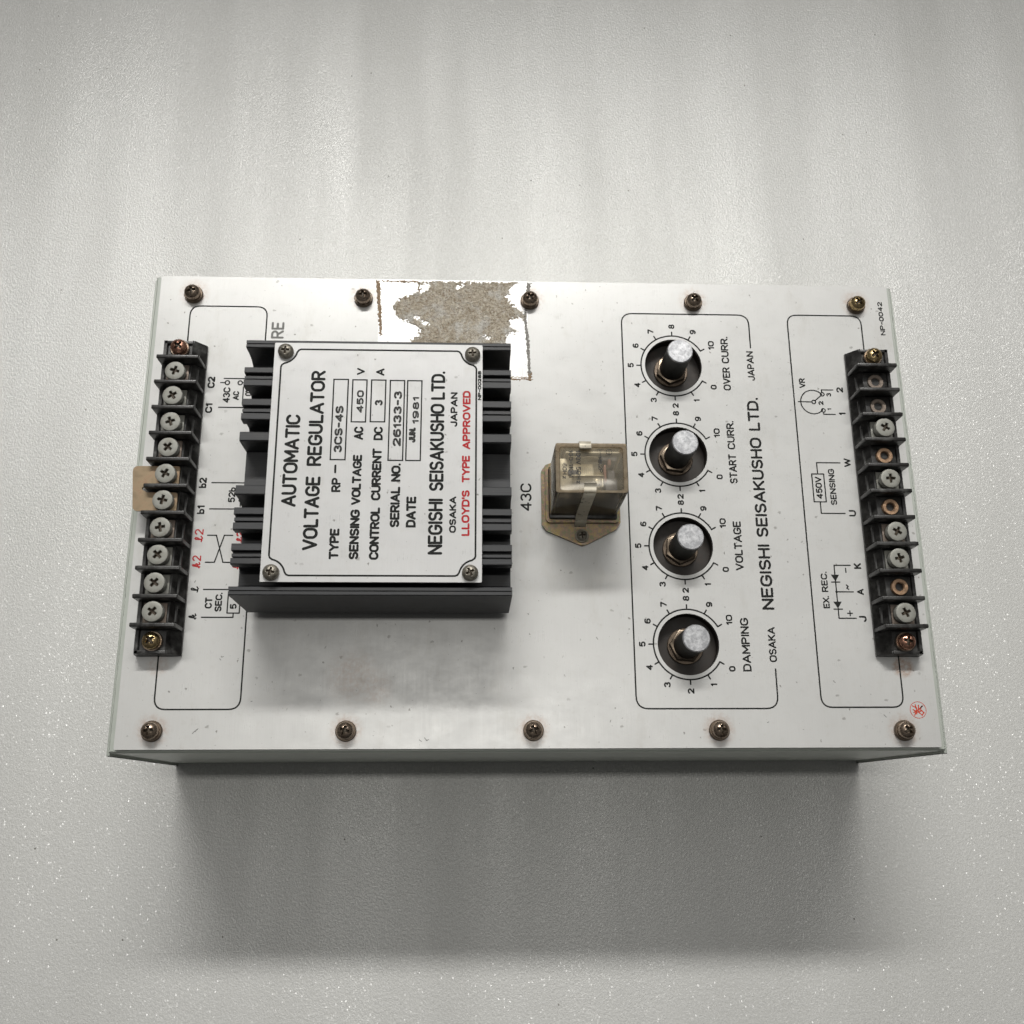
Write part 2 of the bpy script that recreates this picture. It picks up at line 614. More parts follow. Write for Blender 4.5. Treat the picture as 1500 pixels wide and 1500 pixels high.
# ---------------------------------------------------------------- line drawing: strokes as ribbons with round ends
class Ink:
    def __init__(self, z):
        self.v, self.f, self.z, self.k = [], [], z, 0

    def stroke(self, pts, w, closed=False):
        P = [Vector(p) for p in pts]
        Q = [P[0]]
        for p in P[1:]:
            if (p - Q[-1]).length > 1e-4:
                Q.append(p)
        if closed and (Q[0] - Q[-1]).length < 1e-4:
            Q.pop()
        if closed:
            self._ribbon(Q, w, True)
            return
        if len(Q) == 1:
            self._disc(Q[0], w / 2)
            return
        cur = [Q[0]]
        for i in range(1, len(Q) - 1):
            cur.append(Q[i])
            if (Q[i] - Q[i - 1]).angle(Q[i + 1] - Q[i]) > math.radians(75):
                self._ribbon(cur, w, False)
                cur = [Q[i]]
        cur.append(Q[-1])
        self._ribbon(cur, w, False)

    def _z(self):
        self.k += 1
        return self.z + .006 * (self.k % 5)

    def _disc(self, c, r):
        z, b = self._z(), len(self.v)
        for i in range(14):
            a = 2 * math.pi * i / 14
            self.v.append((c.x + r * math.cos(a), c.y + r * math.sin(a), z))
        self.f.append(tuple(range(b, b + 14)))

    def _ribbon(self, Q, w, closed):
        z, h, n = self._z(), w / 2, len(Q)
        L, R = [], []
        for i in range(n):
            if closed or 0 < i < n - 1:
                a = (Q[i] - Q[i - 1]).normalized()
                b = (Q[(i + 1) % n] - Q[i]).normalized()
                t = (a + b).normalized()
                nn = Vector((-t.y, t.x))
                s = h / max(.55, nn.dot(Vector((-a.y, a.x))))
            else:
                t = ((Q[1] - Q[0]) if i == 0 else (Q[-1] - Q[-2])).normalized()
                nn = Vector((-t.y, t.x))
                s = h
            L.append(Q[i] + nn * s)
            R.append(Q[i] - nn * s)
        b = len(self.v)
        for i in range(n):
            self.v += [(L[i].x, L[i].y, z), (R[i].x, R[i].y, z)]
        for i in range(n if closed else n - 1):
            j = (i + 1) % n
            self.f.append((b + 2 * i + 1, b + 2 * j + 1, b + 2 * j, b + 2 * i))
        if not closed:
            for c, d in ((Q[0], Q[0] - Q[1]), (Q[-1], Q[-1] - Q[-2])):
                d = d.normalized()
                a0 = math.atan2(d.y, d.x) - math.pi / 2
                bb = len(self.v)
                for i in range(9):
                    a = a0 + math.pi * i / 8
                    self.v.append((c.x + h * math.cos(a), c.y + h * math.sin(a), z))
                self.f.append(tuple(range(bb, bb + 9)))

    def fill(self, pts):
        z, b = self._z(), len(self.v)
        self.v += [(x, y, z) for x, y in pts]
        self.f.append(tuple(range(b, b + len(pts))))

    def build(self, name, mat, parent, origin, label=None):
        me = bpy.data.meshes.new(name)
        me.from_pydata([((x - origin[0]) / 1000, (y - origin[1]) / 1000, (z - origin[2]) / 1000) for x, y, z in self.v], [], self.f)
        bm = bmesh.new()
        bm.from_mesh(me)
        for f in bm.faces:
            f.normal_update()
            if f.normal.z < 0:
                f.normal_flip()
        bm.to_mesh(me)
        bm.free()
        me.materials.append(MAT[mat])
        return place(name, me, parent, origin, label)


def arc(cx, cy, rx, ry, a0, a1, n=10):
    return [(cx + rx * math.cos(math.radians(a0 + (a1 - a0) * i / n)), cy + ry * math.sin(math.radians(a0 + (a1 - a0) * i / n))) for i in range(n + 1)]


def oval(w, lo=0, hi=1):
    r = w / 2
    ry = min(r, (hi - lo) / 2)
    return arc(r, hi - ry, r, ry, 180, 0, 12) + arc(r, lo + ry, r, ry, 0, -180, 12) + [(0, hi - ry)]


G = {
    'A': (.70, [[(0, 0), (.35, 1), (.70, 0)], [(.12, .30), (.58, .30)]]),
    'B': (.58, [[(0, 0), (0, 1), (.32, 1)] + arc(.32, .76, .23, .24, 90, -90) + [(0, .52)], [(.30, .52)] + arc(.32, .26, .26, .26, 90, -90) + [(0, 0)]]),
    'C': (.60, [arc(.31, .69, .31, .31, 20, 180, 10) + arc(.31, .31, .31, .31, 180, 340, 10)]),
    'D': (.60, [[(0, 0), (0, 1), (.25, 1)] + arc(.25, .65, .35, .35, 90, 0, 7) + arc(.25, .35, .35, .35, 0, -90, 7) + [(0, 0)]]),
    'E': (.52, [[(.52, 1), (0, 1), (0, 0), (.52, 0)], [(0, .52), (.46, .52)]]),
    'G': (.64, [arc(.32, .68, .32, .32, 25, 180, 10) + arc(.32, .32, .32, .32, 180, 360, 12) + [(.64, .46), (.38, .46)]]),
    'H': (.58, [[(0, 0), (0, 1)], [(.58, 0), (.58, 1)], [(0, .52), (.58, .52)]]),
    'I': (.02, [[(.01, 0), (.01, 1)]]),
    'J': (.46, [[(.46, 1)] + arc(.23, .24, .23, .24, 0, -180, 10)]),
    'K': (.58, [[(0, 0), (0, 1)], [(.55, 1), (0, .40)], [(.20, .60), (.58, 0)]]),
    'L': (.48, [[(0, 1), (0, 0), (.48, 0)]]),
    'M': (.74, [[(0, 0), (0, 1), (.37, .25), (.74, 1), (.74, 0)]]),
    'N': (.60, [[(0, 0), (0, 1), (.60, 0), (.60, 1)]]),
    'O': (.66, [oval(.66)]),
    'P': (.56, [[(0, 0), (0, 1), (.30, 1)] + arc(.30, .73, .26, .27, 90, -90) + [(0, .46)]]),
    'R': (.58, [[(0, 0), (0, 1), (.30, 1)] + arc(.30, .74, .26, .26, 90, -90) + [(0, .48)], [(.28, .48), (.58, 0)]]),
    'S': (.56, [arc(.28, .755, .27, .245, 30, 180, 8) + arc(.28, .755, .27, .245, 180, 270, 5)[1:] + arc(.28, .26, .28, .26, 90, 0, 5)[1:] + arc(.28, .26, .28, .26, 0, -150, 9)[1:]]),
    'T': (.60, [[(0, 1), (.60, 1)], [(.30, 1), (.30, 0)]]),
    'U': (.60, [[(0, 1), (0, .30)] + arc(.30, .30, .30, .30, 180, 360, 12) + [(.60, 1)]]),
    'V': (.66, [[(0, 1), (.33, 0), (.66, 1)]]),
    'W': (.92, [[(0, 1), (.22, 0), (.46, .9), (.70, 0), (.92, 1)]]),
    'X': (.60, [[(0, 0), (.60, 1)], [(0, 1), (.60, 0)]]),
    'Y': (.64, [[(0, 1), (.32, .48), (.64, 1)], [(.32, .48), (.32, 0)]]),
    'z': (.36, [[(0, .6), (.36, .6), (0, 0), (.36, 0)]]),
    'b': (.44, [[(0, 1), (0, 0)], oval(.44, 0, .6)]),
    'l': (.62, [[(0, .12), (.16, .06), (.40, .62), (.46, .88), (.36, 1), (.25, .86), (.22, .40), (.28, .06), (.40, 0), (.56, .14), (.62, .2)]]),
    'k': (.66, [[(0, .10), (.22, .34), (.38, .80), (.34, 1), (.24, .90), (.16, .45), (.12, 0)], [(.14, .30), (.34, .56), (.50, .52), (.46, .36), (.22, .28)], [(.34, .26), (.46, .02), (.66, .14)]]),
    '.': (.0, [[(0, 0), (0, .02)]]),
    "'": (.0, [[(0, 1), (0, .80)]]),
    '-': (.32, [[(0, .5), (.32, .5)]]),
    '~': (.50, [arc(.13, .46, .13, .14, 180, 20, 6) + arc(.37, .54, .13, .14, 200, 360, 6)]),
    '+': (.50, [[(0, .5), (.5, .5)], [(.25, .25), (.25, .75)]]),
    '0': (.54, [oval(.54)]),
    '1': (.20, [[(0, .78), (.18, 1), (.18, 0)]]),
    '2': (.54, [arc(.27, .72, .27, .28, 160, -30, 12) + [(0, 0), (.54, 0)]]),
    '3': (.52, [arc(.25, .76, .24, .24, 150, -75, 10) + arc(.25, .27, .27, .27, 75, -150, 12)]),
    '4': (.58, [[(.44, 0), (.44, 1), (0, .28), (.58, .28)]]),
    '5': (.52, [[(.48, 1), (.06, 1), (.02, .52)] + arc(.25, .32, .27, .32, 130, -140, 14)]),
    '6': (.54, [arc(.31, .62, .31, .38, 55, 180, 7) + [(0, .34)], arc(.27, .30, .27, .30, 180, -180, 20)]),
    '7': (.52, [[(0, 1), (.52, 1), (.18, 0)]]),
    '8': (.52, [oval(.44, .52, 1), oval(.52, 0, .52)]),
    '9': (.54, [arc(.23, .38, .31, .38, 235, 360, 7) + [(.54, .66)], arc(.27, .70, .27, .30, 0, 360, 20)]),
}
G['8'] = (.52, [[(x + .04, y) for x, y in oval(.44, .52, 1)], oval(.52, 0, .52)])


def word(ink_, txt, xb, y0, y1, cap, wt=.15, flip=False, gap=.24):
    """letters standing with their feet towards +x, reading towards +y (flip: feet to -x, reading to -y)"""
    th = cap * wt * (1.52 if cap < 4 else 1.16)
    raw, total = [], 0.0
    for i, ch in enumerate(txt):
        if ch == ' ':
            total += .34
            continue
        w, strokes = G[ch]
        raw.append((total, w, strokes))
        total += w + (gap if i < len(txt) - 1 else 0)
    span = abs(y1 - y0) - th
    k = span / max(total, 1e-6) if len(txt) > 1 or total > .1 else cap * .9
    if len(txt) == 1 and total <= .25:
        k = cap * .9
        y0 = (y0 + y1) / 2 - (.5 * total * k + th / 2) * (-1 if flip else 1)
    for off, w, strokes in raw:
        for s in strokes:
            pts = []
            for u, v in s:
                a = th / 2 + (off + u) * k
                b = th / 2 + v * (cap - th)
                pts.append((xb - b, y0 + a) if not flip else (xb + b, y0 - a))
            if len(pts) > 3 and (Vector(pts[0]) - Vector(pts[-1])).length < 1e-3:
                ink_.stroke(pts[:-1], th, closed=True)
            else:
                ink_.stroke(pts, th)


def letter(parent, z, txt, xb, y0, y1, cap, wt=.15, mat='ink', label=None, flip=False, gap=.24):
    i = Ink(z)
    word(i, txt, xb, y0, y1, cap, wt, flip, gap)
    return i.build('lettering', mat, parent, (xb, y0, z), label)


# ---------------------------------------------------------------- the floor
b = MB()
N = 8
b.box(-1400, 1700, -1400, 1700, -TOP - 3, -TOP)
floor = b.build('floor', 'foam', None, (0, 0, -TOP), smooth=0)
floor['kind'] = 'structure'
floor['label'] = 'pearly white foam sheet with fine glitter under the whole unit'

# ---------------------------------------------------------------- the voltage regulator: root and housing
root = bpy.data.objects.new('voltage_regulator', None)
scene.collection.objects.link(root)
root.empty_display_size = .05
root.location = W(150, 94, -TOP)
ORG[root.name] = W(150, 94, -TOP)
root['label'] = 'white-faced automatic voltage regulator box with black heat sink, relay, four adjusters and terminal strips'
root['category'] = 'voltage regulator'

h = MB()
hx0, hx1, hy0, hy1, hz1 = -2.3, 302.6, -1.1, 188.9, -1.8
lo_ = [(hx0, hy0, -TOP), (hx1, hy0, -TOP), (hx1, hy1, -TOP), (hx0, hy1, -TOP)]
ri0 = [(x, y) for x, y, _ in lo_]
ri1 = [(hx0 + .6, hy0 + .6), (hx1 - .6, hy0 + .6), (hx1 - .6, hy1 - .6), (hx0 + .6, hy1 - .6)]
ri2 = [(hx0 + 9, hy0 + 9), (hx1 - 9, hy0 + 9), (hx1 - 9, hy1 - 9), (hx0 + 9, hy1 - 9)]
lv = [[h.bm.verts.new((x, y, z)) for x, y in q_] for q_, z in ((ri0, -TOP), (ri0, hz1 - .6), (ri1, hz1), (ri2, hz1), (ri2, hz1 - 1.2), (ri1, hz1 - 1.2), (ri1, -TOP + 1.2))]
h.face(lv[0][::-1])
h.face(lv[-1])
for A_, B_ in zip(lv, lv[1:]):
    for i_ in range(4):
        j_ = (i_ + 1) % 4
        h.face([A_[i_], A_[j_], B_[j_], B_[i_]])
housing = h.build('housing', 'housing', root, (150, 94, -TOP))
for x0, x1 in ((-2.9, -1.7), (301.9, 303.1)):
    s = MB()
    s.box(x0, x1, -2.2, 187.6, -TOP, -2.3, .25, 0)
    for f in s.bm.faces:
        if f.calc_center_median().y < -2.0:
            f.material_index = 1
    s.build('side_panel', ['housing', 'housing_edge'], housing, (x0, 94, -TOP))

# face plate with four holes for the adjusters
KNOBS = [(208.4, 151.2), (208.4, 113.1), (208.4, 75.8), (208.4, 37.9)]
outer = rounded([(0.2, 0), (300.2, 0), (300.2, 188.3), (0.2, 188.3)], .8, 4)
fp = plate_mesh('faceplate', ['plate', 'plate_edge'], [outer] + [circle(x, y, 11.6)[::-1] for x, y in KNOBS], -1.75, 0, (0, 0, 0))
faceplate = place('faceplate', fp, root, (0, 0, 0))


def head_mesh(name, R, z0, zedge, dome, L, wd, depth, mat, cham=.25, flat=False, seg=72, rings=26, washer=None):
    m = MB()
    bm = m.bm
    prev = None
    allr = []
    for k in range(rings + 1):
        r = R * k / rings
        ring = []
        for i in range(1 if k == 0 else seg):
            a = 2 * math.pi * i / seg
            x, y = r * math.cos(a), r * math.sin(a)
            t = r / R
            z = zedge + dome * (1 - t ** (2.4 if not flat else 6))
            if k == rings:
                z -= cham
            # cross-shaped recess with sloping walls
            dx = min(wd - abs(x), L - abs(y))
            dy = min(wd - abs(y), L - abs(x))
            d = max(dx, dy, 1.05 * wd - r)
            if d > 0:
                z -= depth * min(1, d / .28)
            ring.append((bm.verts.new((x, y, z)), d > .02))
        allr.append(ring)
    for k in range(rings):
        A, B = allr[k], allr[k + 1]
        for i in range(seg):
            j = (i + 1) % seg
            if len(A) == 1:
                q = [A[0], B[i], B[j]]
            else:
                q = [A[i], B[i], B[j], A[j]]
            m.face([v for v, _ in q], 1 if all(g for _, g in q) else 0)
    low = [bm.verts.new((R * math.cos(2 * math.pi * i / seg), R * math.sin(2 * math.pi * i / seg), z0)) for i in range(seg)]
    for i in range(seg):
        j = (i + 1) % seg
        m.face([allr[-1][i][0], low[i], low[j], allr[-1][j][0]], 0)
    return m.mesh(name, [mat, 'recess_brown'], (0, 0, 0), 40, False)


def screw(name, me, parent, x, y, z, label=None, rz=None):
    return place(name, me, parent, (x, y, z), label, random.uniform(0, 1.57) if rz is None else rz)


def washer_mesh(name, r0, r1, z0, z1, mat, split=False):
    m = MB()
    m.lathe(0, 0, [(r0, z1), (r1 - .25, z1), (r1, z1 - .25), (r1, z0), (r0, z0)], 48)
    return m.mesh(name, mat, (0, 0, 0), 40)


# ten face plate screws, each with a spring washer
ps_me = head_mesh('panel_screw', 3.05, 1.2, 3.5, 1.5, 1.75, .56, 1.3, 'bronze')
pw_me = washer_mesh('washer', 2.0, 3.75, 0.02, 1.25, 'washer')
ps_gold = head_mesh('panel_screw', 3.05, 1.2, 3.5, 1.5, 1.75, .56, 1.3, 'brassy')
for i, (x, y) in enumerate(TOP_SCREWS + LOW_SCREWS):
    s = screw('panel_screw', ps_gold if i == 4 else ps_me, root, x + random.uniform(-.1, .1), y - 1.2 if i < 5 else y - .3, 0,
              'brassy panel screw at the corner by the part number' if i == 4 else None)
    place('washer', pw_me, s, (x, y - 1.2 if i < 5 else y - .3, 0))

# ---------------------------------------------------------------- print on the face plate
Z = .03


def outline(parent, z, pts, w, closed=True, mat='ink', name='outline', label=None):
    i = Ink(z)
    i.stroke(pts, w, closed)
    o = pts[0]
    return i.build(name, mat, parent, (o[0], o[1], z), label)


outline(faceplate, Z, rounded([(13.0, 14.1), (43.8, 14.1), (43.8, 175.0), (13.0, 175.0)], 4.2), .56)
outline(faceplate, Z, rounded([(256.8, 14.5), (287.7, 14.5), (287.7, 174.6), (256.8, 174.6)], 4.2), .56)
pts = [(240.6, 28.6)] + rounded([(240.6, 14.1), (187.9, 14.1), (187.9, 174.3), (240.6, 174.3)], 4.6) + [(240.6, 159.6)]
# keep the rounded path in order from the lower gap round to the upper gap
outline(faceplate, Z, pts, .56, False)

FT = [  # text, baseline x, start y, end y, cap height, weight, material
    ('C2', 25.2, 139.2, 144.1, 2.9, .16, 'ink'), ('C1', 25.0, 128.7, 132.8, 2.8, .16, 'ink'),
    ('43C', 31.5, 133.0, 139.6, 2.8, .14, 'ink'), ('AC', 35.0, 134.2, 138.0, 2.4, .15, 'ink'),
    ('0V', 39.9, 136.0, 139.6, 2.6, .14, 'ink'), ('RE', 51.0, 161.0, 168.3, 5.1, .15, 'faded_ink'),
    ('b2', 25.2, 97.8, 102.0, 2.9, .15, 'ink'), ('b1', 25.3, 87.4, 90.9, 2.9, .15, 'ink'),
    ('52b', 36.5, 92.1, 98.2, 2.7, .14, 'ink'),
    ('l2', 25.6, 76.4, 81.5, 3.3, .10, 'red_ink'), ('k2', 25.5, 66.2, 71.2, 3.3, .10, 'red_ink'),
    ('l2', 40.5, 76.2, 80.8, 2.6, .15, 'red_ink'), ('l', 39.8, 65.9, 68.1, 2.6, .15, 'red_ink'),
    ('l', 25.6, 57.0, 59.4, 3.1, .10, 'ink'), ('k', 25.6, 46.8, 49.2, 3.1, .10, 'ink'),
    ('CT', 30.9, 51.0, 55.2, 2.7, .15, 'ink'), ('SEC.', 34.5, 49.8, 57.0, 2.6, .15, 'ink'),
    ('5', 40.0, 50.8, 52.8, 2.5, .15, 'ink'),
    ('43C', 150.2, 89.4, 100.6, 4.4, .14, 'ink'),
    ('OVER', 231.4, 140.6, 150.8, 3.1, .13, 'ink'), ('CURR.', 231.4, 152.5, 164.4, 3.1, .13, 'ink'),
    ('START', 231.4, 101.2, 113.4, 3.1, .13, 'ink'), ('CURR.', 231.4, 115.4, 127.4, 3.1, .13, 'ink'),
    ('VOLTAGE', 231.4, 66.2, 85.8, 3.2, .13, 'ink'), ('DAMPING', 231.6, 27.7, 47.9, 3.2, .13, 'ink'),
    ('NEGISHI', 242.0, 51.0, 76.6, 4.7, .165, 'ink'), ('SEISAKUSHO', 242.0, 79.5, 120.4, 4.7, .165, 'ink'),
    ('LTD.', 242.0, 123.4, 137.5, 4.7, .165, 'ink'),
    ('OSAKA', 241.5, 31.2, 44.4, 2.9, .13, 'ink'), ('JAPAN', 241.5, 145.0, 158.0, 2.9, .13, 'ink'),
    ('NP-0042', 297.5, 166.0, 181.2, 2.0, .15, 'ink'), ('VR', 261.9, 142.0, 146.3, 2.5, .14, 'ink'),
    ('2', 277.2, 140.2, 142.5, 2.8, .15, 'ink'), ('1', 277.3, 130.2, 131.8, 2.8, .15, 'ink'),
    ('W', 277.2, 108.4, 112.0, 2.7, .15, 'ink'), ('U', 277.3, 88.0, 90.6, 2.9, .15, 'ink'),
    ('K', 277.1, 67.0, 69.3, 2.9, .15, 'ink'), ('A', 277.1, 56.8, 59.2, 2.7, .15, 'ink'),
    ('J', 277.1, 46.4, 48.7, 2.9, .15, 'ink'),
    ('450V', 264.8, 95.1, 104.3, 2.6, .14, 'ink'), ('SENSING', 270.2, 92.6, 107.6, 2.5, .14, 'ink'),
    ('EX.', 263.4, 51.6, 56.4, 2.5, .14, 'ink'), ('REC.', 263.4, 57.9, 65.9, 2.5, .14, 'ink'),
]
for t_, xb, y0, y1, cap, wt, mt in FT:
    lb = 'red printed terminal mark' if mt == 'red_ink' else ('grey painted-over letters' if mt == 'faded_ink' else None)
    letter(faceplate, Z, t_, xb, y0, y1, cap, wt, mt, lb)

# dial scales 0 to 10
for cx, cy in KNOBS:
    i = Ink(Z)
    i.stroke(arc(cx, cy, 13.2, 13.2, 30, 330, 72), .58)
    for k in range(11):
        a = math.radians(-30 - 30 * k)
        c, s = math.cos(a), math.sin(a)
        i.stroke([(cx + 13.2 * c, cy + 13.2 * s), (cx + 14.9 * c, cy + 14.9 * s)], .55)
        t_ = str(k)
        R = 17.4 if k not in (0, 10) else 18.4
        tx, ty = cx + R * c, cy + R * s
        wid = {'1': 1.0, '10': 3.9}.get(t_, 2.0)
        cap = 2.5
        word(i, t_, tx + cap / 2, ty - wid / 2, ty + wid / 2, cap, .15)
    i.build('dial_scale', 'ink', faceplate, (cx, cy, Z))


def diagram(strokes, w=.48, circles=(), fills=(), words=(), mat='ink'):
    i = Ink(Z)
    for s in strokes:
        i.stroke(s, w)
    for x, y, r in circles:
        i.stroke(circle(x, y, r, 24), w, True)
    for f in fills:
        i.fill(f)
    for a in words:
        word(i, *a)
    o = strokes[0][0]
    i.build('circuit_diagram', mat, faceplate, (o[0], o[1], Z))


diagram([[(28.7, 143.4), (41.0, 143.4)], [(27.4, 141.6), (29.3, 141.6)], [(35.8, 141.6), (39.5, 141.6)], [(27.4, 131.1), (42, 131.1)],
         [(41.5, 139.9), (36.5, 139.9), (36.5, 132.5), (41.5, 132.5)]], .48, [(30.05, 141.6, .85), (35.1, 141.6, .85)])
diagram([[(27.2, 100.0), (41, 100.0)], [(27.2, 89.5), (41, 89.5)], [(38.6, 92.9), (38.6, 90.6)]], .48, [], [circle(38.5, 93.0, .75, 16)])
diagram([[(27.2, 79.1), (30.5, 79.1), (33.7, 68.6), (37.5, 68.6)], [(27.2, 68.6), (30.5, 68.6), (33.5, 79.1), (36.6, 79.1)]])
diagram([[(27.3, 58.2), (38.8, 58.2), (38.8, 56.0)], [(27.4, 47.7), (38.9, 47.7), (38.9, 49.3)],
         [(36.6, 49.3), (41.1, 49.3), (41.1, 56.0), (36.6, 56.0), (36.6, 49.3)]])
diagram([arc(264.4, 136.0, 5.0, 5.1, 40, 318, 40), [(258.4, 136.1), (264.0, 136.0)], [(265.3, 136.6), (268.0, 138.9)],
         [(268.3, 140.2), (268.3, 141.3), (273.0, 141.3)], [(268.3, 131.7), (268.3, 130.7), (273.0, 130.7)]], .48,
        [(264.7, 136.0, .75), (268.5, 139.4, .75), (268.3, 132.4, .75)],
        words=[('3', 272.1, 138.4, 140.0, 2.0, .16), ('2', 268.6, 134.7, 136.4, 2.0, .16), ('1', 271.6, 132.5, 133.4, 1.6, .18)])
diagram([[(272.9, 110.1), (263.5, 110.1), (263.5, 105.5)], [(261.1, 105.4), (265.9, 105.4), (265.9, 93.9), (261.1, 93.9), (261.1, 105.4)],
         [(263.5, 93.8), (263.5, 89.2), (272.9, 89.2)]])
diagram([[(272.8, 68.4), (266.5, 68.4), (266.5, 47.8), (273.1, 47.8)], [(265.0, 61.8), (268.1, 61.8)], [(264.9, 51.3), (268.1, 51.3)],
         [(266.5, 58.0), (273.0, 58.0)], [(270.9, 65.6), (270.9, 67.2)], [(270.0, 49.7), (271.8, 49.7)], [(270.9, 48.8), (270.9, 50.6)],
         [(x, y) for x, y in ((271.3, 59.0), (270.6, 59.4), (271.2, 60.1), (270.6, 60.7))]], .48,
        [], [[(264.9, 64.7), (266.5, 62.0), (268.1, 64.7)], [(264.9, 54.2), (266.5, 51.5), (268.1, 54.2)], circle(266.5, 58.0, .5, 12)])

# small round inspection seal
i = Ink(Z)
i.stroke(circle(292.9, 13.5, 3.0, 40), .22, True)
for s in ([(290.9, 15.0), (292.4, 14.2), (292.2, 12.0)], [(291.2, 12.6), (293.0, 13.6), (294.6, 14.9)], [(292.0, 15.4), (292.4, 13.4), (291.4, 11.6)],
          [(293.2, 15.2), (293.0, 12.6), (294.2, 11.6), (295.0, 12.6)], [(291.0, 13.6), (292.6, 12.8), (294.4, 13.2)], [(294.6, 15.0), (293.6, 13.8), (294.8, 12.6)]):
    i.stroke(s, .42)
i.build('inspection_seal', 'seal_ink', faceplate, (292.9, 13.5, Z), 'small round orange-red stamp')

# little scuffs and pen marks near the lower edge
i = Ink(Z)
for (x, y), L, a in (((108.6, 3.2), 1.0, -.6), ((110.5, 3.9), 1.4, -.8), ((111.2, 2.9), .9, .4), ((27.5, 5.6), 2.2, .7), ((28.4, 6.3), 1.4, .8), ((47.5, 17), .5, 0),
                     ((80.2, 3.9), 1.2, .6), ((236, 9), .6, .4), ((262, 24.3), 1.0, -.8), ((36, 33), .6, .3), ((35.2, 32.4), .7, -.8), ((178, 9.3), .8, 1.2), ((279.8, 11.8), 1.3, -.8)):
    i.stroke([(x, y), (x + L * math.cos(a) * .5, y + L * math.sin(a) * .6), (x + L * math.cos(a), y + L * math.sin(a))], .22)
i.build('scuff_marks', 'faded_ink', faceplate, (108, 3, Z))['kind'] = 'stuff'

# ---------------------------------------------------------------- torn paper label and its adhesive edges
OUTL = [(104.3, 187.6), (104.9, 183.2), (103.3, 182.6), (100.9, 180.9), (99.1, 180.8), (96.9, 179.3), (95.4, 178.3), (94.1, 175.8), (95.5, 174.1), (95.8, 171.7), (97.2, 170.2), (100.3, 169.8), (101.6, 168.3), (103.9, 167.4), (105.2, 166.7), (105.5, 164.2), (105.1, 162.8), (103.5, 161.8), (100.7, 159.6), (99, 150), (141, 150), (140.2, 160.1), (140.4, 162.8), (141.6, 164.5), (143.8, 165.0), (146.0, 165.2), (143.8, 167.0), (142.0, 167.7), (142.0, 170.6), (144.3, 171.4), (146.5, 171.7), (148.3, 170.2), (148.5, 173.7), (146.1, 174.9), (144.3, 176.6), (141.6, 179.5), (140.3, 181.5), (142.5, 183.3), (142.1, 184.8), (143.9, 186.6), (146.2, 187.4), (146.2, 187.8)]
HOLES = [[(103.1, 171.3), (104.9, 171.8), (106.0, 169.6), (108.9, 169.4), (108.7, 167.9), (107.4, 167.4), (106.0, 169.1)],
         [(105.3, 185.7), (107.0, 186.7), (109.3, 186.2), (108.7, 183.5), (105.3, 182.2)],
         [(120.1, 185.2), (122.5, 186.5), (123.4, 185.7), (120.5, 183.9)],
         [(131.4, 163.6), (133.1, 162.9), (134.5, 161.7), (132.7, 161.8)]]


def inside(p, poly):
    x, y = p
    c = False
    j = len(poly) - 1
    for i_ in range(len(poly)):
        xi, yi = poly[i_]
        xj, yj = poly[j]
        if (yi > y) != (yj > y) and x < (xj - xi) * (y - yi) / (yj - yi) + xi:
            c = not c
        j = i_
    return c


def torn(polys, holes, x0, x1, y0, y1, step, hmax, jag):
    m = MB()
    vs = {}
    nx, ny = int((x1 - x0) / step), int((y1 - y0) / step)

    def ok(i, j):
        x, y = x0 + (i + .5) * step, y0 + (j + .5) * step
        q = (x + jag * noise.noise(Vector((x * 1.1, y * 1.1, 3))), y + jag * noise.noise(Vector((x * 1.1, y * 1.1, 9))))
        return y < 187.9 and any(inside(q, p) for p in polys) and not any(inside(q, p) for p in holes)
    cells = {(i, j) for i in range(nx) for j in range(ny) if ok(i, j)}

    def vert(i, j):
        if (i, j) not in vs:
            x, y = x0 + i * step, y0 + j * step
            full = all(c in cells for c in ((i, j), (i - 1, j), (i, j - 1), (i - 1, j - 1)))
            z = .01
            if full:
                z = hmax * (.35 + .65 * abs(noise.fractal(Vector((x * .55, y * .8, 1)), .6, 2.0, 4)) + .3 * abs(noise.noise(Vector((x * 2.2, y * 2.2, 5)))))
            vs[(i, j)] = m.bm.verts.new((x + step * .4 * noise.noise(Vector((x * 5, y * 5, 1))), y + step * .4 * noise.noise(Vector((x * 5, y * 5, 7))), z))
        return vs[(i, j)]
    for i, j in sorted(cells):
        m.face([vert(i, j), vert(i + 1, j), vert(i + 1, j + 1), vert(i, j + 1)])
    return m


torn([OUTL], HOLES, 92, 150, 152, 188.2, .25, .42, 1.5).build('torn_paper_label', 'paper', faceplate, (120, 170, 0), 0, False,
                                                             'torn tan remnant of a paper label')
torn([[(87.2, 187.8), (88.9, 187.8), (89.5, 176.2), (90.5, 163.0), (89.4, 163.0), (88.1, 176.2)], [(88, 187.2), (104.5, 187.0), (104.5, 187.8), (88, 187.8)],
      [(104.1, 187), (104.6, 187), (105.2, 182.5), (104.6, 182.5)]],
     [], 85, 106, 162, 188.2, .22, .35, .7).build('adhesive_strip', 'glue', faceplate, (89, 175, 0), 0, False)
torn([[(149.3, 187.6), (151.0, 187.6), (149.0, 177.5), (149.0, 169.8), (150.0, 161.2), (150.3, 150.7), (150.8, 146.0), (149.4, 146), (149.3, 150.7), (148.6, 161.2), (148.0, 169.8), (148.0, 177.5)]],
     [], 145, 152, 145.5, 188, .2, .3, .6).build('adhesive_strip', 'glue_grey', faceplate, (150, 165, 0), 0, False, 'grey adhesive line right of the torn label')
torn([[(141, 145.6), (149.2, 145.4), (149.2, 147.5), (150.9, 147.6), (150.9, 143.8), (141, 144.3)]],
     [[(143, 145.2), (149, 144.9), (149, 144.7), (143, 144.8)]], 140, 152, 143, 148, .2, .3, .8).build('adhesive_strip', 'glue', faceplate, (146, 145, 0), 0, False)

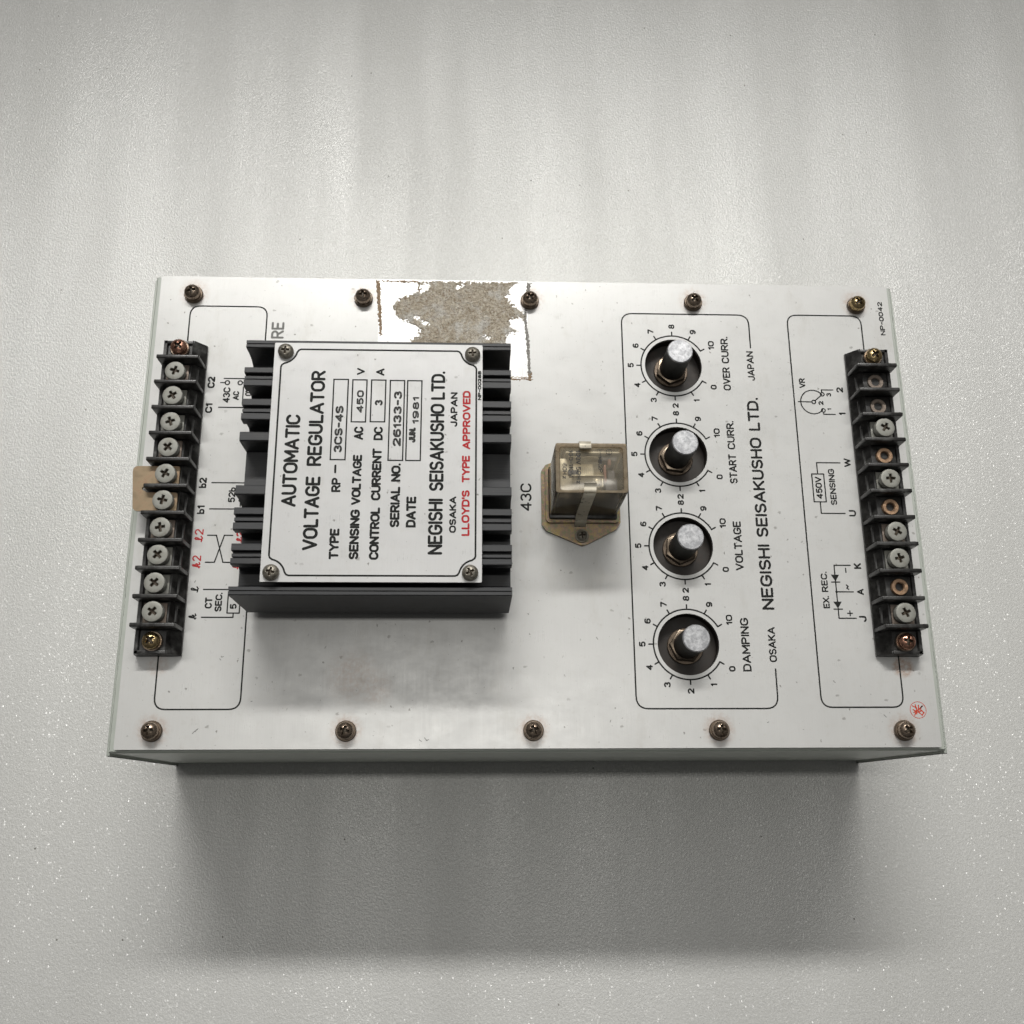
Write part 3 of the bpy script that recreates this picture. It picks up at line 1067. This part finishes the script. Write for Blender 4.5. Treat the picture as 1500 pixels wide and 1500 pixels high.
# ---------------------------------------------------------------- heat sink
half = [(0, 26), (8.1, 26), (8.1, 37.6), (8.5, 38), (11.2, 38), (11.6, 37.6), (11.6, 33), (12.0, 30.5), (12.9, 27.2), (14.2, 25), (15.4, 24), (17.2, 24), (17.8, 25), (17.8, 32), (17.2, 32.8), (16.1, 33.4),
        (16.1, 37.7), (16.4, 38), (18.4, 38), (18.6, 37.8), (18.6, 35.2), (19.5, 35.2), (19.5, 36.8), (20.6, 36.8), (20.6, 35.2), (21.5, 35.2), (21.5, 37.8), (21.7, 38), (23.8, 38), (24.1, 37.7),
        (24.1, 33.6), (23.6, 33), (22.6, 32.6), (22.2, 31), (22.2, 25.2), (23.2, 24), (29.6, 24), (30.4, 25), (30.4, 32.4), (30, 33), (28.9, 33.4), (28.9, 37.7), (29.2, 38), (31.2, 38), (31.4, 37.8), (31.4, 35.2), (32.2, 35.2), (32.2, 36.8), (33.2, 36.8), (33.2, 35.2), (34.0, 35.2), (34.0, 37.8), (34.2, 38), (35.9, 38), (36.2, 37.7),
        (36.2, 33.6), (35.7, 33), (34.7, 32.6), (34.3, 31), (34.3, 25.2), (35.3, 24), (40.5, 24), (42.4, 25.4), (43.5, 28.6), (43.9, 33), (43.8, 37.7), (44.1, 38), (45.1, 38), (45.1, 37.1), (45.5, 37.1), (45.5, 38), (46.5, 38), (46.8, 37.7), (46.8, 6.2), (46.4, 5.8)]
prof = [(95.2 + d, z) for d, z in half] + [(95.2 - d, z) for d, z in half[1:]][::-1]
hs = MB()
hs.prism(prof[::-1], 45.6, 140.9, 0, 0, 'x')
heatsink = hs.build('heat_sink', 'heatsink', root, (93, 95.2, 5.8), smooth=25)
sp_ = MB()
sp_.box(56, 130, 60, 130, 0.02, 5.75)
sp_.build('spacer', 'heatsink', heatsink, (93, 95, 0))

# ---------------------------------------------------------------- nameplate on top of the fins
ZN = 39.7
npm = plate_mesh('nameplate', ['nameplate', 'plate_edge'], [rounded([(56.2, 52.6), (130.6, 52.6), (130.6, 140.2), (56.2, 140.2)], .4, 3)], 38.05, ZN, (56.2, 52.6, ZN))
nameplate = place('nameplate', npm, root, (56.2, 52.6, ZN))
# border with scooped corners
X0, X1, Y0, Y1, q = 58.8, 128.4, 54.8, 137.7, 5.6
def scoop(cx, cy, sx, sy, first_y):
    pts = arc(0, 0, q, q, 12, 78, 8)
    pts = [(cx + sx * a, cy + sy * b_) for a, b_ in pts]
    return pts[::-1] if first_y else pts
bord = [(X0, Y0 + q + 1.3), (X0, Y1 - q - 1.3), (X0 + .3, Y1 - q - .5)] + scoop(X0, Y1, 1, -1, True) + [(X0 + q + .5, Y1 - .3), (X0 + q + 1.3, Y1)]
bord += [(X1 - q - 1.3, Y1), (X1 - q - .5, Y1 - .3)] + scoop(X1, Y1, -1, -1, False) + [(X1 - .3, Y1 - q - .5), (X1, Y1 - q - 1.3)]
bord += [(X1, Y0 + q + 1.3), (X1 - .3, Y0 + q + .5)] + scoop(X1, Y0, -1, 1, True) + [(X1 - q - .5, Y0 + .3), (X1 - q - 1.3, Y0)]
bord += [(X0 + q + 1.3, Y0), (X0 + q + .5, Y0 + .3)] + scoop(X0, Y0, 1, 1, False) + [(X0 + .3, Y0 + q + .5)]
zt = ZN + .03
outline(nameplate, zt, bord, .62, True, name='border')

NTX = [('AUTOMATIC', 66.8, 78.8, 112.6, 5.1, .165, 'ink'), ('VOLTAGE', 74.8, 63.5, 89.8, 5.1, .165, 'ink'), ('REGULATOR', 74.8, 93.6, 129.5, 5.1, .165, 'ink'),
       ('TYPE', 82.1, 60.4, 71.2, 3.3, .16, 'ink'), ('RP', 81.8, 84.2, 89.4, 3.2, .15, 'ink'), ('-', 81.3, 91.0, 94.2, 3.2, .15, 'ink'),
       ('3CS-4S', 81.7, 98.6, 116.1, 2.9, .17, 'stamp'), ('SENSING', 88.8, 60.4, 78.0, 3.3, .16, 'ink'), ('VOLTAGE', 88.8, 79.6, 97.9, 3.2, .16, 'ink'),
       ('AC', 88.9, 103.4, 108.3, 3.3, .15, 'ink'), ('V', 88.6, 128.0, 130.7, 2.8, .15, 'ink'), ('450', 88.6, 113.5, 122.1, 2.5, .17, 'stamp'),
       ('CONTROL', 95.6, 60.3, 78.8, 3.3, .16, 'ink'), ('CURRENT', 95.6, 81.3, 100.3, 3.3, .16, 'ink'), ('DC', 95.7, 103.3, 108.3, 3.2, .15, 'ink'),
       ('A', 95.6, 127.8, 130.6, 3.0, .15, 'ink'), ('3', 95.3, 116.3, 118.5, 2.8, .17, 'stamp'),
       ('SERIAL', 102.3, 71.7, 86.3, 3.3, .16, 'ink'), ('NO.', 102.3, 88.1, 94.8, 3.3, .16, 'ink'), ('26133-3', 102.1, 101.1, 121.9, 2.9, .17, 'stamp'),
       ('DATE', 107.9, 71.7, 82.8, 3.4, .16, 'ink'), ('JUN.', 107.2, 102.5, 108.2, 2.4, .22, 'stamp'), ('1981', 108.2, 109.6, 119.8, 2.3, .17, 'stamp'),
       ('NEGISHI', 117.1, 62.2, 82.1, 5.0, .16, 'ink'), ('SEISAKUSHO', 117.2, 84.8, 117.2, 5.0, .16, 'ink'), ('LTD.', 117.3, 118.8, 129.7, 5.0, .16, 'ink'),
       ('OSAKA', 121.7, 69.9, 82.9, 2.4, .16, 'ink'), ('JAPAN', 121.8, 108.6, 121.7, 2.5, .16, 'ink'),
       ("LLOYD'S", 126.3, 68.8, 85.2, 2.8, .16, 'red_ink'), ('TYPE', 126.3, 88.0, 97.9, 2.8, .16, 'red_ink'), ('APPROVED', 126.4, 100.2, 122.3, 2.8, .16, 'red_ink'),
       ('NP-0028B', 130.2, 118.8, 130.1, 1.25, .2, 'ink')]
for t_, xb, y0, y1, cap, wt, mt in NTX:
    # engraved plate sits 1.8 mm lower than the sheet these figures were taken at
    letter(nameplate, zt, t_, xb, y0, y1, cap, wt, mt, 'red lettering on the nameplate' if mt == 'red_ink' else None)
for bx0, bx1, by0, by1 in ((77.8, 82.9, 96.0, 126.2), (84.5, 89.5, 110.1, 126.1), (91.15, 96.2, 110.2, 126.1), (97.8, 102.85, 95.9, 126.0), (103.95, 109.0, 95.9, 126.0)):
    outline(nameplate, zt, [(bx0, by0), (bx1, by0), (bx1, by1), (bx0, by1)], .48, True, name='value_box')
ns_me = head_mesh('nameplate_screw', 2.75, 0.0, 1.3, 1.1, 1.5, .42, .7, 'old_screw')
for x, y in ((60.3, 136.6), (127.0, 136.2), (59.9, 55.7), (126.6, 55.8)):
    screw('screw', ns_me, nameplate, x, y, ZN)

# ---------------------------------------------------------------- terminal strips
ts_me = head_mesh('terminal_screw', 3.8, 0, 2.35, .28, 1.85, .56, 1.2, 'zinc', .22, True)
mount_a = head_mesh('mounting_screw', 3.1, 1.0, 2.9, 1.3, 1.75, .56, 1.2, 'copperish')
mount_b = head_mesh('mounting_screw', 3.1, 1.0, 2.9, 1.3, 1.75, .56, 1.2, 'brassy')
mw_me = washer_mesh('washer', 1.8, 3.75, 0, 1.05, 'bronze')
mb_ = MB()
mb_.lathe(0, 0, [(1.55, -2), (1.55, 2.6), (1.9, 2.9), (3.0, 2.9), (3.25, 2.6), (3.25, 0), (0, 0)][:6], 40)
bush_me = mb_.mesh('terminal_bush', 'brass', (0, 0, 0), 40)
mb_ = MB()
mb_.lathe(0, 0, [(1.55, -2), (1.55, 1.9), (1.9, 2.2), (3.0, 2.2), (3.25, 1.9), (3.25, 0)], 40)
bush_old = mb_.mesh('terminal_bush', 'dull_brass', (0, 0, 0), 40)


def strip(mx, cells, label, mounts):
    """mx maps an x measured from the outer edge of the unit"""
    P = [(4.9, 0), (21.5, 0), (21.5, 1.2), (17.9, 5.6), (17.0, 6.2), (16.6, 5.0), (7.4, 5.0), (7.0, 6.0), (5.8, 6.0), (5.2, 3.0), (4.9, 2.6)]
    P = [(mx(x), z) for x, z in P]
    y0, y1 = 33.3, 156.7
    m = MB()
    # body extruded along y
    lo = [m.bm.verts.new((x, y0, z)) for x, z in P]
    hi = [m.bm.verts.new((x, y1, z)) for x, z in P]
    m.face(lo)
    m.face(hi[::-1])
    for i_ in range(len(P)):
        j = (i_ + 1) % len(P)
        m.face([lo[i_], lo[j], hi[j], hi[i_]])
    # end walls and the seats under the terminals
    a, b_ = sorted((mx(5.9), mx(17.6)))
    m.box(a, b_, 33.35, 34.6, 4.6, 6.0, .15)
    m.box(a, b_, 155.4, 156.65, 4.6, 6.0, .15)
    for k in range(10):
        cy = 142.1 - 10.44 * k
        a, b_ = sorted((mx(7.6), mx(17.4)))
        m.box(a, b_, cy - 4.1, cy + 4.1, 4.6, 6.4, .3)
        a, b_ = sorted((mx(17.0), mx(19.6)))
        m.box(a, b_, cy - 3.2, cy + 3.2, 2.6, 4.4, .3)
    o = m.build('terminal_block', 'bakelite', root, (mx(13), 95, 0), 30, True, label)
    for k in range(11):
        y = 147.3 - 10.44 * k
        bm_ = MB()
        a, b_ = sorted((mx(5.25), mx(21.4)))
        bm_.box(a, b_, y - .8, y + .75, .8, 12.0, .35, 0, 3)
        bm_.build('barrier', 'bakelite', o, (mx(13), y, .8))
    for k, c in enumerate(cells):
        y = 142.0 - 10.45 * k
        x = mx(12.5)
        if c == 's':
            screw('terminal_screw', ts_me, o, x + random.uniform(-.15, .15), y + random.uniform(-.2, .2), 8.2 + random.uniform(0, .3))
            wz = MB()
            wz.box(x - 4.2, x + 4.2, y - 3.7, y + 3.7, 6.42, 7.2, .15)
            wz.lathe(x, y, [(1.9, 7.1), (1.9, 8.6)], 24)
            wz.build('terminal_plate', 'zinc' if k % 3 else 'dull_brass', o, (x, y, 6.4))
        else:
            place('terminal_bush', bush_old if c == 'd' else bush_me, o, (x, y, 4.8))
            wz = MB()
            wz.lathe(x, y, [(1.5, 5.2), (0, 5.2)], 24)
            wz.build('bush_bottom', 'recess_brown', o, (x, y, 5.2))
    for (y, me, lb) in mounts:
        s = screw('mounting_screw', me, o, mx(12.0), y, 5.0, lb)
        place('washer', mw_me, s, (mx(12.0), y, 5.0))
    return o


left = strip(lambda x: x, 'ssssssssss', 'black terminal strip with ten pale screws',
             [(153.4, mount_a, 'reddish copper screw'), (37.9, mount_b, None)])
right = strip(lambda x: 300.5 - x, 'ddsbsbssbs', 'black terminal strip with five empty screw holes',
              [(153.4, mount_b, None), (37.9, mount_a, 'brown mounting screw')])

# copper link joining the fifth and sixth terminals
LK = rounded([(-.6, 103.8), (1.0, 86.2), (17.0, 86.2), (17.0, 93.4), (5.6, 93.4), (3.0, 94.9), (5.6, 96.5), (17.0, 96.5), (17.0, 103.8)][::-1],
             [.8, .8, .5, 1.0, .8, 1.0, .5, 2.0, 2.2])
lk = plate_mesh('jumper_link', 'link', [LK], 7.25, 8.15, (8, 95, 7.25))
place('jumper_link', lk, left, (8, 95, 7.25), 'flat tan copper link bridging two terminals')

# ---------------------------------------------------------------- adjusters
sh_me = None
for n_, (cx, cy) in enumerate(KNOBS):
    m = MB()
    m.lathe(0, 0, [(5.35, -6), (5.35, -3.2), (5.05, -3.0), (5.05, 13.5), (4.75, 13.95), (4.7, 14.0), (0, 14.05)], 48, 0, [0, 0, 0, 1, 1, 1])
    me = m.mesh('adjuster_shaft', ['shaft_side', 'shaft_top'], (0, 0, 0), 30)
    shf = place('adjuster_shaft', me, root, (cx, cy, 0), None, n_ * 1.3)
    m = MB()
    m.lathe(cx, cy, [(11.75, -1.8), (12.4, -1.8), (12.4, -7.2), (0, -7.2), (0, -6.2), (11.75, -6.2), (11.75, -1.8)], 64)
    m.build('recess_cup', 'pot_body', shf, (cx, cy, -7.2), recalc=True)
    m = MB()
    m.lathe(cx, cy, [(5.3, -5.3), (6.7, -5.3), (6.95, -5.6), (6.95, -6.2), (5.3, -6.2)], 48)
    m.build('washer', 'washer', shf, (cx, cy, -6.2))
    hexp = [(cx + 6.5 * math.cos(math.radians(60 * k + 20 + 17 * n_)), cy + 6.5 * math.sin(math.radians(60 * k + 20 + 17 * n_))) for k in range(6)]
    m = MB()
    m.prism(hexp, -5.3, -3.0, .35)
    m.build('hex_nut', 'nut', shf, (cx, cy, -5.3))

# ---------------------------------------------------------------- relay
RB = [(153.9, 83.6), (155.6, 81.2), (166.6, 76.4), (169.4, 75.3), (172.2, 76.4), (182.6, 81.9), (184.3, 84.6), (184.3, 105.2), (182.8, 107.6), (172.2, 111.8), (169.4, 112.6), (166.6, 111.8), (155.6, 107.8), (153.9, 105.2)]
m = MB()
m.prism(rounded(RB, 1.2, 4), 0.02, 1.4, .2)
relay = m.build('relay', 'irid', root, (169.4, 96, 0), label='clear-cased plug-in relay on a rainbow-tinted zinc base')
# raised rim round the socket
ri = rounded([(156.5, 85.2), (182.9, 85.2), (182.9, 106.4), (156.5, 106.4)], 1.5, 4)
ro = rounded([(155.4, 84.1), (183.8, 84.1), (183.8, 107.3), (155.4, 107.3)], 2.0, 4)
rm = plate_mesh('socket_rim', 'irid', [ro, ri[::-1]], 1.3, 3.0, (169.4, 96, 1.3))
place('socket_rim', rm, relay, (169.4, 96, 1.3))
m = MB()
m.box(156.7, 182.7, 85.4, 106.2, 1.35, 4.4, .4)
m.build('socket', 'bakelite', relay, (169.4, 96, 1.35))
m = MB()
m.box(158.2, 181.3, 88.0, 103.8, 4.42, 5.6, .2)
m.build('pale_backing', 'coil_tape', relay, (169.4, 96, 4.42))  # pale board added to brighten the view through the case


def shell_box(x0, x1, y0, y1, z0, z1, t, r):
    m_ = MB()

    def ringp(ins, z, rr):
        return [(x, y, z) for x, y in rounded([(x0 + ins, y0 + ins), (x1 - ins, y0 + ins), (x1 - ins, y1 - ins), (x0 + ins, y1 - ins)], rr, 5)]
    R = [ringp(0, z0, r), ringp(0, z1 - .8, r), ringp(.25, z1 - .25, r), ringp(.8, z1, r), ]
    rings = [[m_.bm.verts.new(p) for p in q] for q in R]
    for A, B in zip(rings, rings[1:]):
        for i_ in range(len(A)):
            j = (i_ + 1) % len(A)
            m_.face([A[i_], A[j], B[j], B[i_]])
    m_.face(rings[-1])
    R2 = [ringp(t, z0, r * .6), ringp(t, z1 - t, r * .6)]
    ri_ = [[m_.bm.verts.new(p) for p in q] for q in R2]
    for i_ in range(len(ri_[0])):
        j = (i_ + 1) % len(ri_[0])
        m_.face([ri_[0][j], ri_[0][i_], ri_[1][i_], ri_[1][j]])
        m_.face([rings[0][j], rings[0][i_], ri_[0][i_], ri_[0][j]])
    m_.face(ri_[1][::-1])
    return m_


CX0, CX1, CY0, CY1, CZ0, CZ1 = 156.8, 182.6, 86.6, 105.2, 4.45, 33.0
shell_box(CX0, CX1, CY0, CY1, CZ0, CZ1, 1.0, 1.0).build('cover', 'cover', relay, (169.7, 96, CZ0), 40, False)
# thick tan edges of the cover
m = MB()
for x in (CX0 + 1.55, CX1 - 1.55):
    m.box(x - .5, x + .5, CY0 + 1.06, CY0 + 1.9, CZ0 + .1, CZ1 - 1.1, .1)
    m.box(x - .5, x + .5, CY1 - 1.9, CY1 - 1.06, CZ0 + .1, CZ1 - 1.1, .1)
m.build('corner_rib', 'rib', relay, (169.7, 96, CZ0))
eo = rounded([(CX0 + .02, CY0 + .02), (CX1 - .02, CY0 + .02), (CX1 - .02, CY1 - .02), (CX0 + .02, CY1 - .02)], 1.0, 5)
ei = rounded([(CX0 + 1.5, CY0 + .9), (CX1 - 1.5, CY0 + .9), (CX1 - 1.5, CY1 - 1.5), (CX0 + 1.5, CY1 - 1.5)], 1.2, 5)
em = plate_mesh('cover_edge', 'cover_edge', [eo, ei[::-1]], CZ1 + .02, CZ1 + .5, (169.7, 96, CZ1), .12)
place('cover_edge', em, relay, (169.7, 96, CZ1))
# what shows through: frame with added pale plates, coil, contacts, wires
m = MB()
m.box(159.2, 175.0, 88.6, 90.0, 4.5, 24, .2)
m.box(159.2, 160.6, 90.0, 102.5, 4.5, 24, .2)
m.box(159.2, 175.0, 88.6, 102.5, 22.8, 24.2, .2)
m.box(161.0, 181.2, 103.0, 103.6, 4.6, 29.0, .1)  # pale back plate, added so the inside of the case looks brighter
m.box(176.4, 181.2, 87.9, 88.4, 4.6, 26.0, .1)  # pale front plate, added to lighten the near face of the relay
m.build('frame_and_pale_plates', 'steel', relay, (167, 95, 4.5))
m = MB()
m.box(161.5, 173.5, 91.0, 101.5, 5, 22.5, 1.5, 0, 3)
m.box(163.5, 171.0, 92.5, 99.5, 24.25, 27.2, .4)
m.build('coil', 'coil_tape', relay, (167, 96, 5))
m = MB()
for k in range(7):
    m.box(166.2 + k * .75, 166.55 + k * .75, 94.0, 98.0, 27.22, 27.5)
m.build('coil_winding', 'steel', relay, (168, 96, 27.2))
m = MB()
m.box(175.2, 179.6, 89.0, 93.6, 4.5, 28.0, .5)
m.box(176.2, 179.0, 93.7, 97.4, 8, 26.6, .5)
m.box(161.6, 165.6, 94.6, 96.6, 27.3, 29.0, .4)
m.box(173.2, 179.8, 100.6, 102.6, 4.5, 27.5, .6)
m.build('contact_block', 'contact', relay, (178, 95, 4.5))
m = MB()
m.box(174.6, 175.6, 92.0, 98.6, 26.0, 29.2, .3)
m.box(176.2, 177.4, 98.2, 100.8, 26.0, 29.4, .4)
m.build('wire', 'red_wire', relay, (176, 96, 26))
m = MB()
m.box(162, 174.6, 94.0, 94.4, 27.5, 30.0, .1)
m.box(162, 174.4, 101.4, 101.7, 24, 29.0, .1)
m.box(173.6, 174.2, 89.8, 92.8, 24, 30.2, .1)
m.box(171.4, 173.2, 91.0, 93.0, 27, 29.6, .3)
m.build('contact_spring', 'strap', relay, (168, 97, 24))
# small circuit print on the top of the case
ri_ = Ink(CZ1 + .04)
for t_, xb, y0, y1, cap in (('100V', 164.2, 102.6, 97.2, 1.75), ('50H', 164.2, 96.4, 91.6, 1.75), ('z', 164.2, 91.2, 90.0, 1.75),
                            ('100-110V', 161.6, 102.6, 92.4, 1.6), ('60H', 159.3, 97.6, 93.4, 1.6), ('z', 159.3, 93.0, 91.8, 1.6), ('MK2P', 172.2, 100.2, 94.2, 1.5)):
    word(ri_, t_, xb, y0, y1, cap, .13, True)
ri_.stroke(circle(176.2, 102.0, 1.05, 24), .2, True)
ri_.stroke([(176.2, 100.9), (176.2, 103.1)], .2)
ri_.stroke([(171.9, 102.9), (174.0, 102.9)], .2)
ri_.stroke([(173.0, 102.9), (173.0, 99.9)], .2)
ri_.build('lettering', 'stamp', relay, (169, 96, CZ1))
# spring strap over the case
m = MB()


def bent(path, x0, x1, dx, t):
    """flat strap following (y, z) points; x shifts by dx along it"""
    n = len(path)
    pv = []
    for i_, (y, z) in enumerate(path):
        a = path[max(0, i_ - 1)]
        b2 = path[min(n - 1, i_ + 1)]
        d = Vector((b2[0] - a[0], b2[1] - a[1])).normalized()
        nn = Vector((-d.y, d.x)) * t
        s = dx * i_ / (n - 1)
        pv.append([m.bm.verts.new(p) for p in ((x0 + s, y, z), (x1 + s, y, z), (x1 + s, y + nn.x, z + nn.y), (x0 + s, y + nn.x, z + nn.y))])
    for A, B in zip(pv, pv[1:]):
        for i_ in range(4):
            j = (i_ + 1) % 4
            m.face([A[i_], A[j], B[j], B[i_]])
    m.face(pv[0])
    m.face(pv[-1][::-1])


bent([(89.9, 34.6), (89.2, 33.9), (88.3, 33.7), (87.2, 33.75), (86.5, 33.3), (86.2, 32.2), (86.1, 28), (85.9, 20), (85.7, 11), (85.2, 6.5), (84.0, 4.2), (82.9, 2.2), (82.7, 1.45)], 166.9, 171.3, -.6, .45)
bent([(102.6, 34.5), (103.2, 34.0), (104.4, 33.75), (105.5, 33.3), (105.9, 32), (106.1, 20), (106.3, 6), (107.0, 2.4)], 165.5, 169.7, 0, .45)
m.build('retaining_clip', 'strap', relay, (169, 96, 1.4), 50)
rs_me = head_mesh('screw', 2.15, 0, .7, .7, 1.3, .38, .7, 'old_screw')
s = screw('screw', rs_me, relay, 169.2, 79.2, 1.7)
place('washer', washer_mesh('washer', 1.2, 2.7, 0, .5, 'old_screw'), s, (169.2, 79.2, 1.42))
